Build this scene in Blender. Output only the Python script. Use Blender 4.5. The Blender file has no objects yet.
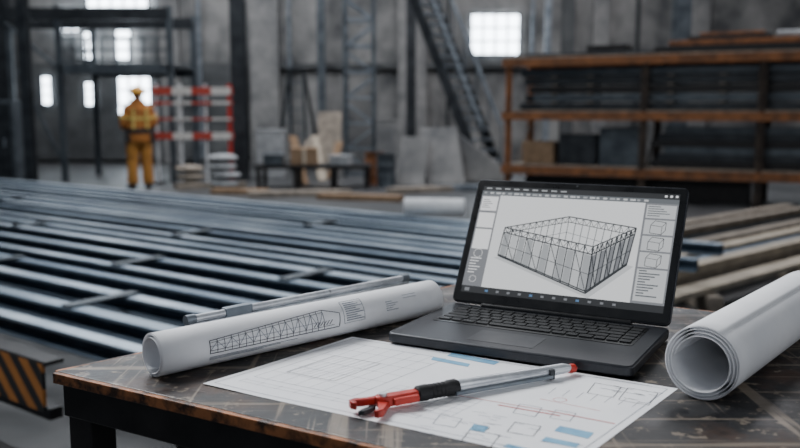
import bpy, bmesh, math, random
from mathutils import Vector as V, Matrix as MX
random.seed(7)
RD=math.radians
COL=bpy.context.scene.collection
FPX=860.0; PITCH=math.atan(114/FPX); CAM=V((0,0,1.33)); T=0.97
# ---------------------------------------------------------------- survey helpers
def ray(px,py):
    u=(px-400)/FPX; v=(224-py)/FPX
    return V((0,math.cos(PITCH),-math.sin(PITCH)))+V((u,0,0))+V((0,math.sin(PITCH),math.cos(PITCH)))*v
def P(px,py,z):
    d=ray(px,py); return CAM+d*((z-CAM.z)/d.z)
def W(px,py,Y):
    d=ray(px,py); return CAM+d*(Y/d.y)
def X_(px,Y): return W(px,110,Y).x
def Z_(py,Y): return W(400,py,Y).z
# ---------------------------------------------------------------- materials
def S(r,g,b):
    f=lambda c:(c/255/12.92 if c/255<=.04045 else ((c/255+.055)/1.055)**2.4)
    return (f(r),f(g),f(b),1)
def mat(name,c1,c2=None,rough=.6,metal=0,scale=8,bump=0,stretch=(1,1,1),rvar=.12,lo=.35,hi=.65,detail=6):
    m=bpy.data.materials.new(name); m.use_nodes=True; nt=m.node_tree; N=nt.nodes; L=nt.links
    b=N['Principled BSDF']; b.inputs['Metallic'].default_value=metal
    if c2 is None: c2=tuple(min(1,x*1.25) for x in c1[:3])+(1,)
    tc=N.new('ShaderNodeTexCoord'); mp=N.new('ShaderNodeMapping'); mp.inputs['Scale'].default_value=stretch
    L.new(tc.outputs['Object'],mp.inputs[0])
    nz=N.new('ShaderNodeTexNoise'); nz.inputs['Scale'].default_value=scale; nz.inputs['Detail'].default_value=detail; nz.inputs['Roughness'].default_value=.62
    L.new(mp.outputs[0],nz.inputs['Vector'])
    cr=N.new('ShaderNodeValToRGB'); cr.color_ramp.elements[0].color=c1; cr.color_ramp.elements[1].color=c2
    cr.color_ramp.elements[0].position=lo; cr.color_ramp.elements[1].position=hi
    L.new(nz.outputs['Fac'],cr.inputs[0]); L.new(cr.outputs[0],b.inputs['Base Color'])
    mr=N.new('ShaderNodeMapRange'); mr.inputs[3].default_value=max(.03,rough-rvar); mr.inputs[4].default_value=min(1,rough+rvar)
    L.new(nz.outputs['Fac'],mr.inputs[0]); L.new(mr.outputs[0],b.inputs['Roughness'])
    if bump:
        bp=N.new('ShaderNodeBump'); bp.inputs['Strength'].default_value=bump; bp.inputs['Distance'].default_value=.01
        L.new(nz.outputs['Fac'],bp.inputs['Height']); L.new(bp.outputs[0],b.inputs['Normal'])
    return m
def emat(name,c,s,tint=None):
    m=bpy.data.materials.new(name); m.use_nodes=True; nt=m.node_tree
    b=nt.nodes['Principled BSDF']; b.inputs['Base Color'].default_value=(.02,.02,.02,1); b.inputs['Roughness'].default_value=.35
    tc=nt.nodes.new('ShaderNodeTexCoord'); nz=nt.nodes.new('ShaderNodeTexNoise'); nz.inputs['Scale'].default_value=3
    cr=nt.nodes.new('ShaderNodeValToRGB'); cr.color_ramp.elements[0].color=tuple(x*.93 for x in c[:3])+(1,); cr.color_ramp.elements[1].color=c
    nt.links.new(tc.outputs['Object'],nz.inputs['Vector']); nt.links.new(nz.outputs['Fac'],cr.inputs[0])
    nt.links.new(cr.outputs[0],b.inputs['Emission Color']); b.inputs['Emission Strength'].default_value=s
    return m
def stripe(name,dv,period,ca,cb,rough=.5):
    m=bpy.data.materials.new(name); m.use_nodes=True; nt=m.node_tree; N=nt.nodes; L=nt.links
    b=N['Principled BSDF']; b.inputs['Roughness'].default_value=rough
    tc=N.new('ShaderNodeTexCoord'); vm=N.new('ShaderNodeVectorMath'); vm.operation='DOT_PRODUCT'; vm.inputs[1].default_value=dv
    L.new(tc.outputs['Object'],vm.inputs[0])
    m1=N.new('ShaderNodeMath'); m1.operation='MULTIPLY'; m1.inputs[1].default_value=1/period; L.new(vm.outputs['Value'],m1.inputs[0])
    m2=N.new('ShaderNodeMath'); m2.operation='FRACT'; L.new(m1.outputs[0],m2.inputs[0])
    m3=N.new('ShaderNodeMath'); m3.operation='GREATER_THAN'; m3.inputs[1].default_value=.5; L.new(m2.outputs[0],m3.inputs[0])
    nz=N.new('ShaderNodeTexNoise'); nz.inputs['Scale'].default_value=14; L.new(tc.outputs['Object'],nz.inputs['Vector'])
    mx=N.new('ShaderNodeMix'); mx.data_type='RGBA'; mx.inputs[6].default_value=ca; mx.inputs[7].default_value=cb; L.new(m3.outputs[0],mx.inputs[0])
    m4=N.new('ShaderNodeMix'); m4.data_type='RGBA'; m4.blend_type='MULTIPLY'; m4.inputs[0].default_value=.5
    L.new(mx.outputs[2],m4.inputs[6]); L.new(nz.outputs['Fac'],m4.inputs[7]); L.new(m4.outputs[2],b.inputs['Base Color'])
    return m
m_floor=mat('concrete_floor',S(38,40,42),S(80,81,82),.5,0,1.3,.25)
m_wall=mat('stained_concrete',S(76,78,80),S(146,146,144),.9,0,.8,.4,stretch=(1,1,.8),detail=11,lo=.38,hi=.64)
m_wall2=mat('dark_concrete',S(50,53,56),S(96,99,100),.9,0,1.1,.3,detail=10)
m_pil=mat('pilaster_concrete',S(96,98,100),S(148,148,146),.85,0,1.6,.3,detail=9)
m_ceil=mat('ceiling_sheet',S(45,48,52),S(60,63,66),.8,0,2)
m_dark=mat('dark_steel',S(30,34,39),S(60,64,68),.5,.4,5)
m_blackst=mat('black_painted_steel',S(18,18,20),S(40,38,38),.45,.3,14,.1)
m_flange=mat('galvanised_flange_painted_lit',S(158,174,190),S(206,218,228),.32,.5,3,rvar=.1)  # top face of the channels, coloured bright as if catching light
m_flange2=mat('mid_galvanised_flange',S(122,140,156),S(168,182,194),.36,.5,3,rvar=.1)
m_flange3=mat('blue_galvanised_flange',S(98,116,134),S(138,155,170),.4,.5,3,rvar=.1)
m_web=mat('blue_steel_web_painted_shaded',S(50,64,78),S(84,100,116),.5,.3,4)  # same channel steel, coloured darker as if in shade under the flange
m_galv2=mat('dull_galvanised_steel',S(100,110,120),S(148,156,163),.45,.45,5)
m_blue=mat('blue_grey_steel',S(58,65,72),S(92,100,106),.5,.4,4)
m_rust=mat('rust_orange_paint',S(88,58,38),S(158,102,62),.75,.1,5,detail=9)
m_rack=mat('grimy_brown_steel',S(50,45,43),S(90,78,68),.65,.2,5)
m_edge=mat('worn_rust_edge',S(56,38,28),S(166,106,64),.5,.2,34,.3,lo=.42,hi=.58)
m_wood=mat('raw_timber',S(160,148,132),S(202,190,170),.75,0,6,.1)
m_wood2=mat('grey_timber',S(116,108,98),S(160,149,135),.8,0,6,.1)
m_card=mat('cardboard',S(120,96,72),S(150,124,98),.85,0,7)
m_white=mat('white_sheet_plastic',S(206,208,210),S(238,239,240),.5,0,5)
m_bag=mat('pale_grey_sack',S(134,138,140),S(176,178,180),.8,0,7,.3)
m_paper=mat('paper',S(236,237,240),S(249,249,250),.75,0,7,.03,rvar=.05)
m_ink=mat('dark_ink',S(54,56,64),S(78,80,88),.8,0,30)
m_inkl=mat('light_ink',S(122,128,140),S(146,152,162),.8,0,30)
m_inkb=mat('blue_ink',S(104,160,196),S(132,184,212),.8,0,30)
m_inkr=mat('red_ink',S(196,60,62),S(212,86,84),.8,0,30)
m_lap=mat('charcoal_laptop_shell',S(40,42,47),S(49,51,56),.40,.4,60,.01,rvar=.05)
m_bez=mat('black_bezel',S(13,14,16),S(18,19,21),.3,0,30)
m_key=mat('black_key',S(14,15,17),S(20,21,24),.5,0,40)
m_pad=mat('trackpad_surface',S(48,50,55),S(56,58,63),.35,.2,30)
m_red=mat('red_enamel',S(160,34,28),S(204,58,44),.4,.1,30,.1)
m_grip=mat('black_rubber',S(18,18,20),S(32,32,34),.6,0,40,.1)
m_chr=mat('brushed_aluminium',S(200,204,210),S(234,238,242),.30,.45,30,rvar=.08)
m_orange=mat('orange_workwear_jacket',S(140,86,38),S(182,116,52),.9,0,9,.2)
m_must=mat('mustard_work_trousers',S(144,96,40),S(186,130,58),.9,0,9,.2)
m_yel=mat('yellow_helmet',S(200,142,48),S(222,168,62),.4,0,9)
m_refl=mat('yellow_reflective_tape',S(190,166,84),S(210,188,106),.6,.0,9)
m_skin=mat('skin',S(166,116,92),S(190,140,114),.55,0,9)
m_hair=mat('dark_hair',S(34,26,22),S(52,40,34),.7,0,30)
m_boot=mat('dark_boot_leather',S(34,30,28),S(52,46,42),.6,0,12)
m_glow=emat('window_daylight',(.80,.90,1,1),12.0)
m_glow2=emat('added_window_glow',(.80,.90,1,1),5.0)  # glow for the unseen upper windows, added for their reflections
m_scr=emat('screen_canvas',(.84,.86,.88,1),1.0)
m_scrw=emat('screen_white',(.94,.95,.97,1),1.0)
m_scrd=emat('screen_dark_bar',(.025,.027,.03,1),1.0)
m_scrg=emat('screen_mid_grey',(.22,.23,.25,1),1.0)
m_scrl=emat('screen_line',(.03,.035,.04,1),1.0)
m_scrs=emat('screen_shadow',(.60,.62,.64,1),1.0)
m_scrb=emat('screen_blue',(.10,.22,.42,1),1.0)
m_scrf=emat('screen_wall_fill',(.14,.155,.17,1),1.0)
m_scrk=emat('screen_pane_fill',(.40,.42,.44,1),1.0)
def table_mat():
    m=bpy.data.materials.new('worn_table_steel'); m.use_nodes=True; nt=m.node_tree; N=nt.nodes; L=nt.links
    b=N['Principled BSDF']; b.inputs['Metallic'].default_value=.2
    tc=N.new('ShaderNodeTexCoord')
    def noise(sc,st,rot=0,det=8):
        mp=N.new('ShaderNodeMapping'); mp.inputs['Scale'].default_value=st; mp.inputs['Rotation'].default_value=(0,0,rot)
        L.new(tc.outputs['Object'],mp.inputs[0]); n=N.new('ShaderNodeTexNoise'); n.inputs['Scale'].default_value=sc; n.inputs['Detail'].default_value=det
        n.inputs['Roughness'].default_value=.68; L.new(mp.outputs[0],n.inputs['Vector']); return n
    def ramp(n,p0,p1,c0,c1):
        r=N.new('ShaderNodeValToRGB'); r.color_ramp.elements[0].position=p0; r.color_ramp.elements[1].position=p1
        r.color_ramp.elements[0].color=c0; r.color_ramp.elements[1].color=c1; L.new(n.outputs['Fac'],r.inputs[0]); return r
    n1=noise(7,(1,1,1),0,10); n2=noise(6,(1,1,1),.3); n3=noise(40,(1,.03,1),.55,4); n4=noise(44,(.03,1,1),.2,4); n5=noise(48,(1,1,1)); n6=noise(26,(.05,1,1),-.6,4)
    base=ramp(n1,.40,.62,S(17,18,21),S(64,63,63))
    mx=N.new('ShaderNodeMix'); mx.data_type='RGBA'; mx.inputs[7].default_value=S(92,64,46)
    br=ramp(n2,.50,.64,(0,0,0,1),(1,1,1,1))
    mu=N.new('ShaderNodeMath'); mu.operation='MULTIPLY'; mu.inputs[1].default_value=.55; L.new(br.outputs[0],mu.inputs[0])
    L.new(mu.outputs[0],mx.inputs[0]); L.new(base.outputs[0],mx.inputs[6])
    last=mx
    for n,k in((n3,.75),(n4,.7),(n5,.8),(n6,.6)):
        r=ramp(n,.58,.64,(0,0,0,1),(1,1,1,1))
        m2=N.new('ShaderNodeMix'); m2.data_type='RGBA'; m2.inputs[7].default_value=S(136,124,110)
        mu=N.new('ShaderNodeMath'); mu.operation='MULTIPLY'; mu.inputs[1].default_value=k; L.new(r.outputs[0],mu.inputs[0])
        L.new(mu.outputs[0],m2.inputs[0]); L.new(last.outputs[2],m2.inputs[6]); last=m2
    L.new(last.outputs[2],b.inputs['Base Color'])
    mr=N.new('ShaderNodeMapRange'); mr.inputs[1].default_value=.35; mr.inputs[2].default_value=.65; mr.inputs[3].default_value=.30; mr.inputs[4].default_value=.75; L.new(n1.outputs['Fac'],mr.inputs[0]); L.new(mr.outputs[0],b.inputs['Roughness'])
    bp=N.new('ShaderNodeBump'); bp.inputs['Strength'].default_value=.4; bp.inputs['Distance'].default_value=.004; L.new(n1.outputs['Fac'],bp.inputs['Height']); L.new(bp.outputs[0],b.inputs['Normal'])
    return m
m_table=table_mat()
# ---------------------------------------------------------------- mesh helpers
WM={}
class MB:
    def __init__(s): s.v=[]; s.f=[]; s.m=[]
    def add(s,vs,fs,mi=0):
        o=len(s.v); s.v+= [tuple(v) for v in vs]
        for f in fs: s.f.append(tuple(i+o for i in f)); s.m.append(mi)
        return s
    def box(s,c,size,rot=None,mi=0):
        c=V(c); h=V(size)/2; r=rot if rot else MX.Identity(3)
        if isinstance(rot,(int,float)): r=MX.Rotation(rot,3,'Z')
        vs=[c+r@V((x*h.x,y*h.y,z*h.z)) for x in(-1,1) for y in(-1,1) for z in(-1,1)]
        return s.add(vs,[(0,1,3,2),(4,6,7,5),(0,4,5,1),(2,3,7,6),(0,2,6,4),(1,5,7,3)],mi)
    def bar(s,p0,p1,w,h,mi=0,up=(0,0,1)):
        p0=V(p0);p1=V(p1); d=(p1-p0).normalized(); u=V(up)
        if abs(d.dot(u))>.98: u=V((0,1,0))
        a=d.cross(u).normalized(); b=a.cross(d).normalized()
        q=[(-w/2,-h/2),(w/2,-h/2),(w/2,h/2),(-w/2,h/2)]
        vs=[p+a*x+b*y for p in(p0,p1) for x,y in q]
        return s.add(vs,[(3,2,1,0),(4,5,6,7),(0,1,5,4),(1,2,6,5),(2,3,7,6),(3,0,4,7)],mi)
    def path(s,pts,rad,n=12,mi=0,caps=True,flat=None):
        pts=[V(p) for p in pts]; rings=[]
        for i,p in enumerate(pts):
            d=(pts[min(i+1,len(pts)-1)]-pts[max(i-1,0)]).normalized()
            u=V((0,0,1)) if abs(d.z)<.9 else V((0,1,0))
            a=d.cross(u).normalized(); b=a.cross(d).normalized()
            r=rad[i] if isinstance(rad,(list,tuple)) else rad
            ra,rb=(r if isinstance(r,(list,tuple)) else (r,r))
            rings.append([p+a*(ra*math.cos(2*math.pi*k/n))+b*(rb*math.sin(2*math.pi*k/n)) for k in range(n)])
        vs=[v for r in rings for v in r]; fs=[]
        for i in range(len(rings)-1):
            for k in range(n):
                k2=(k+1)%n; fs.append((i*n+k,i*n+k2,(i+1)*n+k2,(i+1)*n+k))
        if caps: fs.append(tuple(reversed(range(n)))); fs.append(tuple((len(rings)-1)*n+k for k in range(n)))
        return s.add(vs,fs,mi)
    def tube(s,p0,p1,r0,r1=None,n=12,mi=0): return s.path([p0,p1],[r0,r0 if r1 is None else r1],n,mi)
    def ell(s,c,r,n=20,m=12,mi=0,z0=-1):
        c=V(c); r=V(r) if not isinstance(r,(int,float)) else V((r,r,r)); vs=[];fs=[]
        a0=math.asin(max(-1,z0)); 
        for j in range(m+1):
            a=a0+(math.pi/2-a0)*j/m
            for k in range(n):
                t=2*math.pi*k/n; vs.append(c+V((r.x*math.cos(a)*math.cos(t),r.y*math.cos(a)*math.sin(t),r.z*math.sin(a))))
        for j in range(m):
            for k in range(n):
                k2=(k+1)%n; fs.append((j*n+k,j*n+k2,(j+1)*n+k2,(j+1)*n+k))
        fs.append(tuple(reversed(range(n))))
        return s.add(vs,fs,mi)
    def loft(s,secs,n=28,mi=0):   # secs: (x,y,z,rx,ry)
        vs=[];fs=[]
        for (x,y,z,rx,ry) in secs:
            for k in range(n):
                t=2*math.pi*k/n; vs.append((x+rx*math.cos(t),y+ry*math.sin(t),z))
        for j in range(len(secs)-1):
            for k in range(n):
                k2=(k+1)%n; fs.append((j*n+k,j*n+k2,(j+1)*n+k2,(j+1)*n+k))
        fs.append(tuple(reversed(range(n)))); fs.append(tuple((len(secs)-1)*n+k for k in range(n)))
        return s.add(vs,fs,mi)
    def prism(s,poly,o,ax,ay,ext,mi=0):
        o=V(o);ax=V(ax);ay=V(ay);ext=V(ext); n=len(poly)
        vs=[o+ax*x+ay*y for x,y in poly]+[o+ax*x+ay*y+ext for x,y in poly]
        fs=[tuple(reversed(range(n))),tuple(range(n,2*n))]+[(i,(i+1)%n,(i+1)%n+n,i+n) for i in range(n)]
        return s.add(vs,fs,mi)
    def ribbon(s,pts,w,mp,mi=0,step=.01,closed=False):
        pts=[V((p[0],p[1])) for p in pts]
        if closed: pts=pts+[pts[0]]
        for a,b in zip(pts,pts[1:]):
            d=b-a
            if d.length<1e-7: continue
            k=max(1,int(d.length/step)); nrm=V((-d.y,d.x)).normalized()*(w/2); vs=[];fs=[]
            for i in range(k+1):
                c=a+d*(i/k); l=c+nrm; r=c-nrm; vs+=[mp(l.x,l.y),mp(r.x,r.y)]
            for i in range(k): fs.append((2*i,2*i+1,2*i+3,2*i+2))
            s.add(vs,fs,mi)
    def fill(s,x0,y0,x1,y1,mp,mi=0,step=.01):
        k=max(1,int(abs(x1-x0)/step)); l=max(1,int(abs(y1-y0)/step)); vs=[];fs=[]
        for j in range(l+1):
            for i in range(k+1): vs.append(mp(x0+(x1-x0)*i/k,y0+(y1-y0)*j/l))
        for j in range(l):
            for i in range(k): a=j*(k+1)+i; fs.append((a,a+1,a+k+2,a+k+1))
        s.add(vs,fs,mi)
    def build(s,name,mats,parent=None,local=False,bevel=0,smooth=False,recalc=True):
        me=bpy.data.meshes.new(name); me.from_pydata(s.v,[],s.f)
        if not isinstance(mats,(list,tuple)): mats=[mats]
        for m in mats: me.materials.append(m)
        me.polygons.foreach_set('material_index',s.m)
        o=bpy.data.objects.new(name,me); COL.objects.link(o)
        if parent is not None:
            M=WM[parent.name]
            if not local: me.transform(M.inverted())
            o.parent=parent; WM[o.name]=M
        else:
            xs=[v.co for v in me.vertices]
            lo=V((min(v.x for v in xs),min(v.y for v in xs),min(v.z for v in xs))); hi=V((max(v.x for v in xs),max(v.y for v in xs),max(v.z for v in xs)))
            c=V(((lo.x+hi.x)/2,(lo.y+hi.y)/2,lo.z)); me.transform(MX.Translation(-c)); o.location=c; WM[o.name]=MX.Translation(c)
        if recalc:
            bm=bmesh.new(); bm.from_mesh(me); bmesh.ops.recalc_face_normals(bm,faces=bm.faces); bm.to_mesh(me); bm.free()
        if bevel:
            b=o.modifiers.new('bevel','BEVEL'); b.width=bevel; b.segments=2; b.limit_method='ANGLE'; b.angle_limit=RD(40)
        if smooth:
            me.polygons.foreach_set('use_smooth',[True]*len(me.polygons)); me.set_sharp_from_angle(angle=RD(38))
        me.update()
        return o
def thing(name,label,cat,loc,rz=0,group=None):
    o=bpy.data.objects.new(name,None); COL.objects.link(o); o.empty_display_size=.1
    o.location=loc; o.rotation_euler=(0,0,rz); o['label']=label; o['category']=cat
    if group: o['group']=group
    WM[o.name]=MX.Translation(V(loc))@MX.Rotation(rz,4,'Z'); return o
def tag(o,label,cat,group=None,kind=None):
    o['label']=label; o['category']=cat
    if group: o['group']=group
    if kind: o['kind']=kind
    return o
def struct(o): o['kind']='structure'; return o
def rrect(w,h,r,n=5):
    pts=[]
    for cx,cy,a in((w/2-r,h/2-r,0),(-w/2+r,h/2-r,90),(-w/2+r,-h/2+r,180),(w/2-r,-h/2+r,270)):
        for k in range(n+1):
            t=RD(a+90*k/n); pts.append((cx+r*math.cos(t),cy+r*math.sin(t)))
    return pts
def ibeam(w,h,t): 
    a=w/2;b=h/2;c=t/2
    return [(-a,-b),(a,-b),(a,-b+t),(c,-b+t),(c,b-t),(a,b-t),(a,b),(-a,b),(-a,b-t),(-c,b-t),(-c,-b+t),(-a,-b+t)]
ORD=['first','second','third','fourth','fifth','sixth','seventh','eighth','ninth','tenth','eleventh','twelfth','thirteenth','fourteenth','fifteenth','sixteenth','seventeenth','eighteenth','nineteenth','twentieth','twenty-first','twenty-second']
up=V((0,0,1))
# ---------------------------------------------------------------- the setting
YB=22.0
struct(MB().box((0,9.5,-.05),(23.4,25.4,.1)).build('floor',m_floor))
struct(MB().box((0,9.5,9.05),(23.4,25.4,.1)).build('ceiling',m_ceil))
struct(MB().box((0,YB+.1,4.5),(23,.2,9)).build('wall_back',m_wall))
struct(MB().box((-11.6,9.5,4.5),(.2,25,9)).build('wall_left',m_wall2))
struct(MB().box((11.6,9.5,4.5),(.2,25,9)).build('wall_right',m_wall2))
tn=1
for px0,px1,m in ((252,280,m_pil),(398,426,m_pil),(560,572,m_wall2),(590,606,m_pil),(686,704,m_pil),(0,14,m_dark),(164,182,m_pil)):
    x0=X_(px0,YB-.1); x1=X_(px1,YB-.1)
    struct(MB().box(((x0+x1)/2,YB-.12,4.5),(x1-x0,.24,9)).build('trim_%d'%tn,m,bevel=.01)); tn+=1
struct(MB().box((X_(520,YB-.1),YB-.08,Z_(66,YB)),(13,.16,.12)).build('trim_%d'%tn,m_wall2)); tn+=1
struct(MB().box((X_(110,YB-.08),YB-.08,1.3),(7.0,.16,2.4)).build('trim_%d'%tn,m_wall2)); tn+=1
wn=1
def window(px0,py0,px1,py1,nx,ny,Y=YB-.03,fr=.05):
    x0=X_(px0,Y);x1=X_(px1,Y);z0=Z_(py1,Y);z1=Z_(py0,Y); window_w(x0,x1,z0,z1,nx,ny,Y,fr,m_glow)
def window_w(x0,x1,z0,z1,nx,ny,Y,fr,g):
    global wn
    w=MB().box(((x0+x1)/2,Y,(z0+z1)/2),(x1-x0,.02,z1-z0)).build('window_%d'%wn,g); struct(w); wn+=1
    f=MB()
    for i in range(nx+1):
        x=x0+(x1-x0)*i/nx; t=fr if i in(0,nx) else .04; f.box((x,Y-.03,(z0+z1)/2),(t,.04,z1-z0+fr))
    for j in range(ny+1):
        z=z0+(z1-z0)*j/ny; t=fr if j in(0,ny) else .04; f.box(((x0+x1)/2,Y-.03,z),(x1-x0,.045,t))
    f.build('window_frame',m_dark,w)
window(470,14,518,55,4,3)
YW=YB-.19
window(43,76,53,105,1,3,YW); window(87,32,97,62,1,3,YW); window(86,82,97,106,1,3,YW)
window(119,76,152,118,3,3,YW); window(60,12,84,32,3,1,YW); window(92,-12,152,8,5,2,YW); window(119,30,134,60,1,3,YW)
for i,x in enumerate((-9,-5.6,-2.2,1.6,5.4,9)):   # unseen glowing windows, added high up to reflect in steel and table
    window_w(x-1.25,x+1.25,5.6,7.9,5,4,YB-.03,.07,m_glow2)
# ---------------------------------------------------------------- workbench
A=P(57,371,T); D1=(P(388,447,T)-A); D1.z=0; D1.normalize(); E1=(P(447,287,T)-A); E1.z=0; E1.normalize()
LB=.86; LD=1.9
B=A+E1*LB; D=A+D1*LD; C_=B+D1*LD
bench=thing('workbench','dark worn steel workbench with rust-coloured edges carrying the laptop and rolled drawings','workbench',(A.x,A.y,0))
def quadprism(mb,q,z0,z1,mi=0):
    vs=[V((p.x,p.y,z0)) for p in q]+[V((p.x,p.y,z1)) for p in q]
    mb.add(vs,[(3,2,1,0),(4,5,6,7)]+[(i,(i+1)%4,(i+1)%4+4,i+4) for i in range(4)],mi)
ctr=(A+B+C_+D)/4
mb=MB(); quadprism(mb,[A,D,C_,B],T-.012,T); mb.build('tabletop',m_table,bench,bevel=.0015)
for p,q in((A,D),(A,B),(B,C_),(D,C_)):
    d=(q-p).normalized(); n=V((d.y,-d.x,0)); 
    if n.dot(p-ctr)<0: n=-n
    a=p+n*.004; b=q+n*.004
    MB().bar((a.x,a.y,T-.008),(b.x,b.y,T-.008),.008,.0150).build('edge_trim',m_edge,bench,bevel=.0015)
    a=p-n*.012+d*.01; b=q-n*.012-d*.01
    MB().bar((a.x,a.y,T-.038),(b.x,b.y,T-.038),.024,.050).build('apron',m_blackst,bench,bevel=.002)
for c,dx,dy in((A,D1,E1),(D,-D1,E1),(B,D1,-E1),(C_,-D1,-E1)):
    p=c+dx*.028+dy*.028; ang=math.atan2(D1.y,D1.x)
    l=MB().box((p.x,p.y,(T-.014)/2+.003),(.045,.045,T-.02),ang).build('leg',m_blackst,bench,bevel=.003)
    MB().box((p.x,p.y,.004),(.08,.08,.008),ang).build('foot_plate',m_blackst,l)
for a,b in((A,B),(D,C_)):
    a2=a+(b-a)*.08; b2=a+(b-a)*.92; off=D1*.03*(1 if a is A else -1)
    MB().bar((a2.x+off.x,a2.y+off.y,.2),(b2.x+off.x,b2.y+off.y,.2),.03,.03).build('stretcher',m_blackst,bench)
# ---------------------------------------------------------------- drawing sheet on the bench
TS=T+.0006
c0=P(203,385,T); c1=P(352,337,T); c3=P(678,389,T)
ex=(c3-c1); ex.z=0; SW=ex.length; ex.normalize(); ey=(c1-c0); ey.z=0; SH=ey.length; ey.normalize()
so=c0.copy(); so.z=TS
sheet_mb=MB()
def shz(u,v): return .0015*math.exp(-((u)**2+(v)**2)/.004)
def smap(h): return lambda u,v: so+ex*u+ey*v+up*(h+shz(u,v))
sheet_mb.fill(0,0,SW,SH,smap(0),0,.02)
sm=smap(.0004)
_k=ex.dot(ey)
def s_uv(px,py):
    p=P(px,py,TS)-so; a=p.dot(ex); b=p.dot(ey); return ((a-_k*b)/(1-_k*_k),(b-_k*a)/(1-_k*_k))
def sline(pts,w=.0006,mi=2): sheet_mb.ribbon([s_uv(*p) for p in pts],w,sm,mi,.03)
def srect(u0,v0,u1,v1,w=.0006,mi=2): sheet_mb.ribbon([(u0,v0),(u1,v0),(u1,v1),(u0,v1)],w,sm,mi,.03,True)
srect(.01,.01,SW-.01,SH-.01,.0008,2)
srect(.03,.06,.19,.27,.0007) 
for i in range(1,7): sheet_mb.ribbon([(.03+.16*i/7,.06),(.03+.16*i/7,.27)],.0005,sm,2,.05)
for i in range(1,6): sheet_mb.ribbon([(.03,.06+.21*i/6),(.19,.06+.21*i/6)],.0005,sm,2,.05)
srect(.05,.10,.13,.20,.0008,1)
for i in range(8):
    sheet_mb.ribbon([(.05+.01*i,.10),(.06+.01*i,.20)],.0005,sm,2,.05)
for v in(.035,.045): sheet_mb.ribbon([(.03,v),(.30,v)],.0005,sm,2,.05)
for i in range(10): sheet_mb.ribbon([(.03+.03*i,.032),(.03+.03*i,.048)],.0005,sm,2,.05)
for i in range(6): sheet_mb.ribbon([(.21,.06+.014*i),(.33,.06+.014*i)],.0005,sm,2,.05)
for i in range(9): sheet_mb.ribbon([(.21+.015*i,.06),(.21+.015*i,.13)],.0005,sm,2,.05)
def spoly(px,mi): sheet_mb.add([sm(*s_uv(*p)) for p in px],[tuple(range(len(px)))],mi)
spoly([(452,353),(500,362),(494,365),(447,356)],3)
spoly([(433,357),(470,364),(468,367),(431,360)],3)
spoly([(474,424),(489,427),(484,433),(469,430)],3)
spoly([(560,426),(594,433),(588,439),(554,431)],3)
spoly([(546,437),(580,444),(576,448),(541,441)],3)
spoly([(508,444),(530,449),(525,452),(503,447)],3)
sline([(455,395),(548,411)],.0012,4); sline([(548,411),(615,424)],.0022,4); sline([(498,405),(560,416)],.0026,4); sline([(540,399),(600,411)],.0008,4)
sline([(594,377),(650,386)],.0010,2); sline([(600,388),(645,396)],.0009,2)
for k in range(7):
    x=556+k*14; sline([(x,388+k*2.2),(x-8,394+k*2.2)],.0006,2)
for (x,y,w,h) in((595,383,26,10),(628,388,30,12),(520,404,22,9),(556,410,20,8),(470,430,30,12),(515,422,26,10),(440,415,22,9)):
    sline([(x,y),(x+w,y+w*.18),(x+w-h*.8,y+w*.18+h),(x-h*.8,y+h),(x,y)],.0008,1 if w>24 else 2)
for k in range(14):
    x=610+random.random()*45; y=384+ (x-610)*.17+random.random()*14; sline([(x,y),(x+9,y+1.6)],.0008,1)
for k in range(40):
    x=410+random.random()*170; y=400+(x-410)*.17+random.random()*34
    sline([(x,y),(x+8+random.random()*8,y+2.2)],.0007,2)
cc=s_uv(481,428)
for r in(.009,.006): sheet_mb.ribbon([(cc[0]+r*math.cos(t*.4),cc[1]+r*math.sin(t*.4)) for t in range(17)],.0007,sm,1,.05)
cc=s_uv(560,400)
sheet_mb.ribbon([(cc[0]+.008*math.cos(t*.4),cc[1]+.008*math.sin(t*.4)) for t in range(17)],.0007,sm,4,.05)
sh=sheet_mb.build('blueprint_sheet',[m_paper,m_ink,m_inkl,m_inkb,m_inkr],None,recalc=False)
tag(sh,'flat white construction drawing sheet with blue and red marks lying under the laptop','drawing sheet')
# ---------------------------------------------------------------- rolls
def roll(name,label,start,dirv,length,R,turns,pitch,phase,drawfn=None,z0=T,thick=.0005):
    d=V((dirv[0],dirv[1],0)).normalized(); side=V((d.y,-d.x,0))
    c=V((start[0],start[1],z0+R+.0006))
    t=thing(name,label,'paper roll',(c.x,c.y,z0))
    mb=MB(); n=int(turns*40); m=10; vs=[];fs=[]
    for i in range(n+1):
        th=2*math.pi*turns*i/n; tt=th/(2*math.pi)
        # first layers lie tight, the inner ones open up
        r=R-pitch*(.35*tt if tt<1.5 else .525+(tt-1.5)*1.5)
        a=phase+th
        skew=-.0010*tt
        for j in range(m+1):
            s=skew+(length)*j/m
            vs.append(c+d*s+side*(r*math.cos(a))+up*(r*math.sin(a)))
    for i in range(n):
        for j in range(m):
            k=i*(m+1)+j; fs.append((k,k+1,k+m+2,k+m+1))
    mb.add(vs,fs,0)
    if drawfn:
        mp=lambda s,v: c+d*s+side*((R+.0006)*math.cos(v/R))+up*((R+.0006)*math.sin(v/R))
        drawfn(mb,mp)
    o=mb.build('rolled_sheet',[m_paper,m_ink,m_inkl],t,smooth=True,recalc=False)
    sd=o.modifiers.new('solid','SOLIDIFY'); sd.thickness=thick; sd.offset=0
    return t
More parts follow.
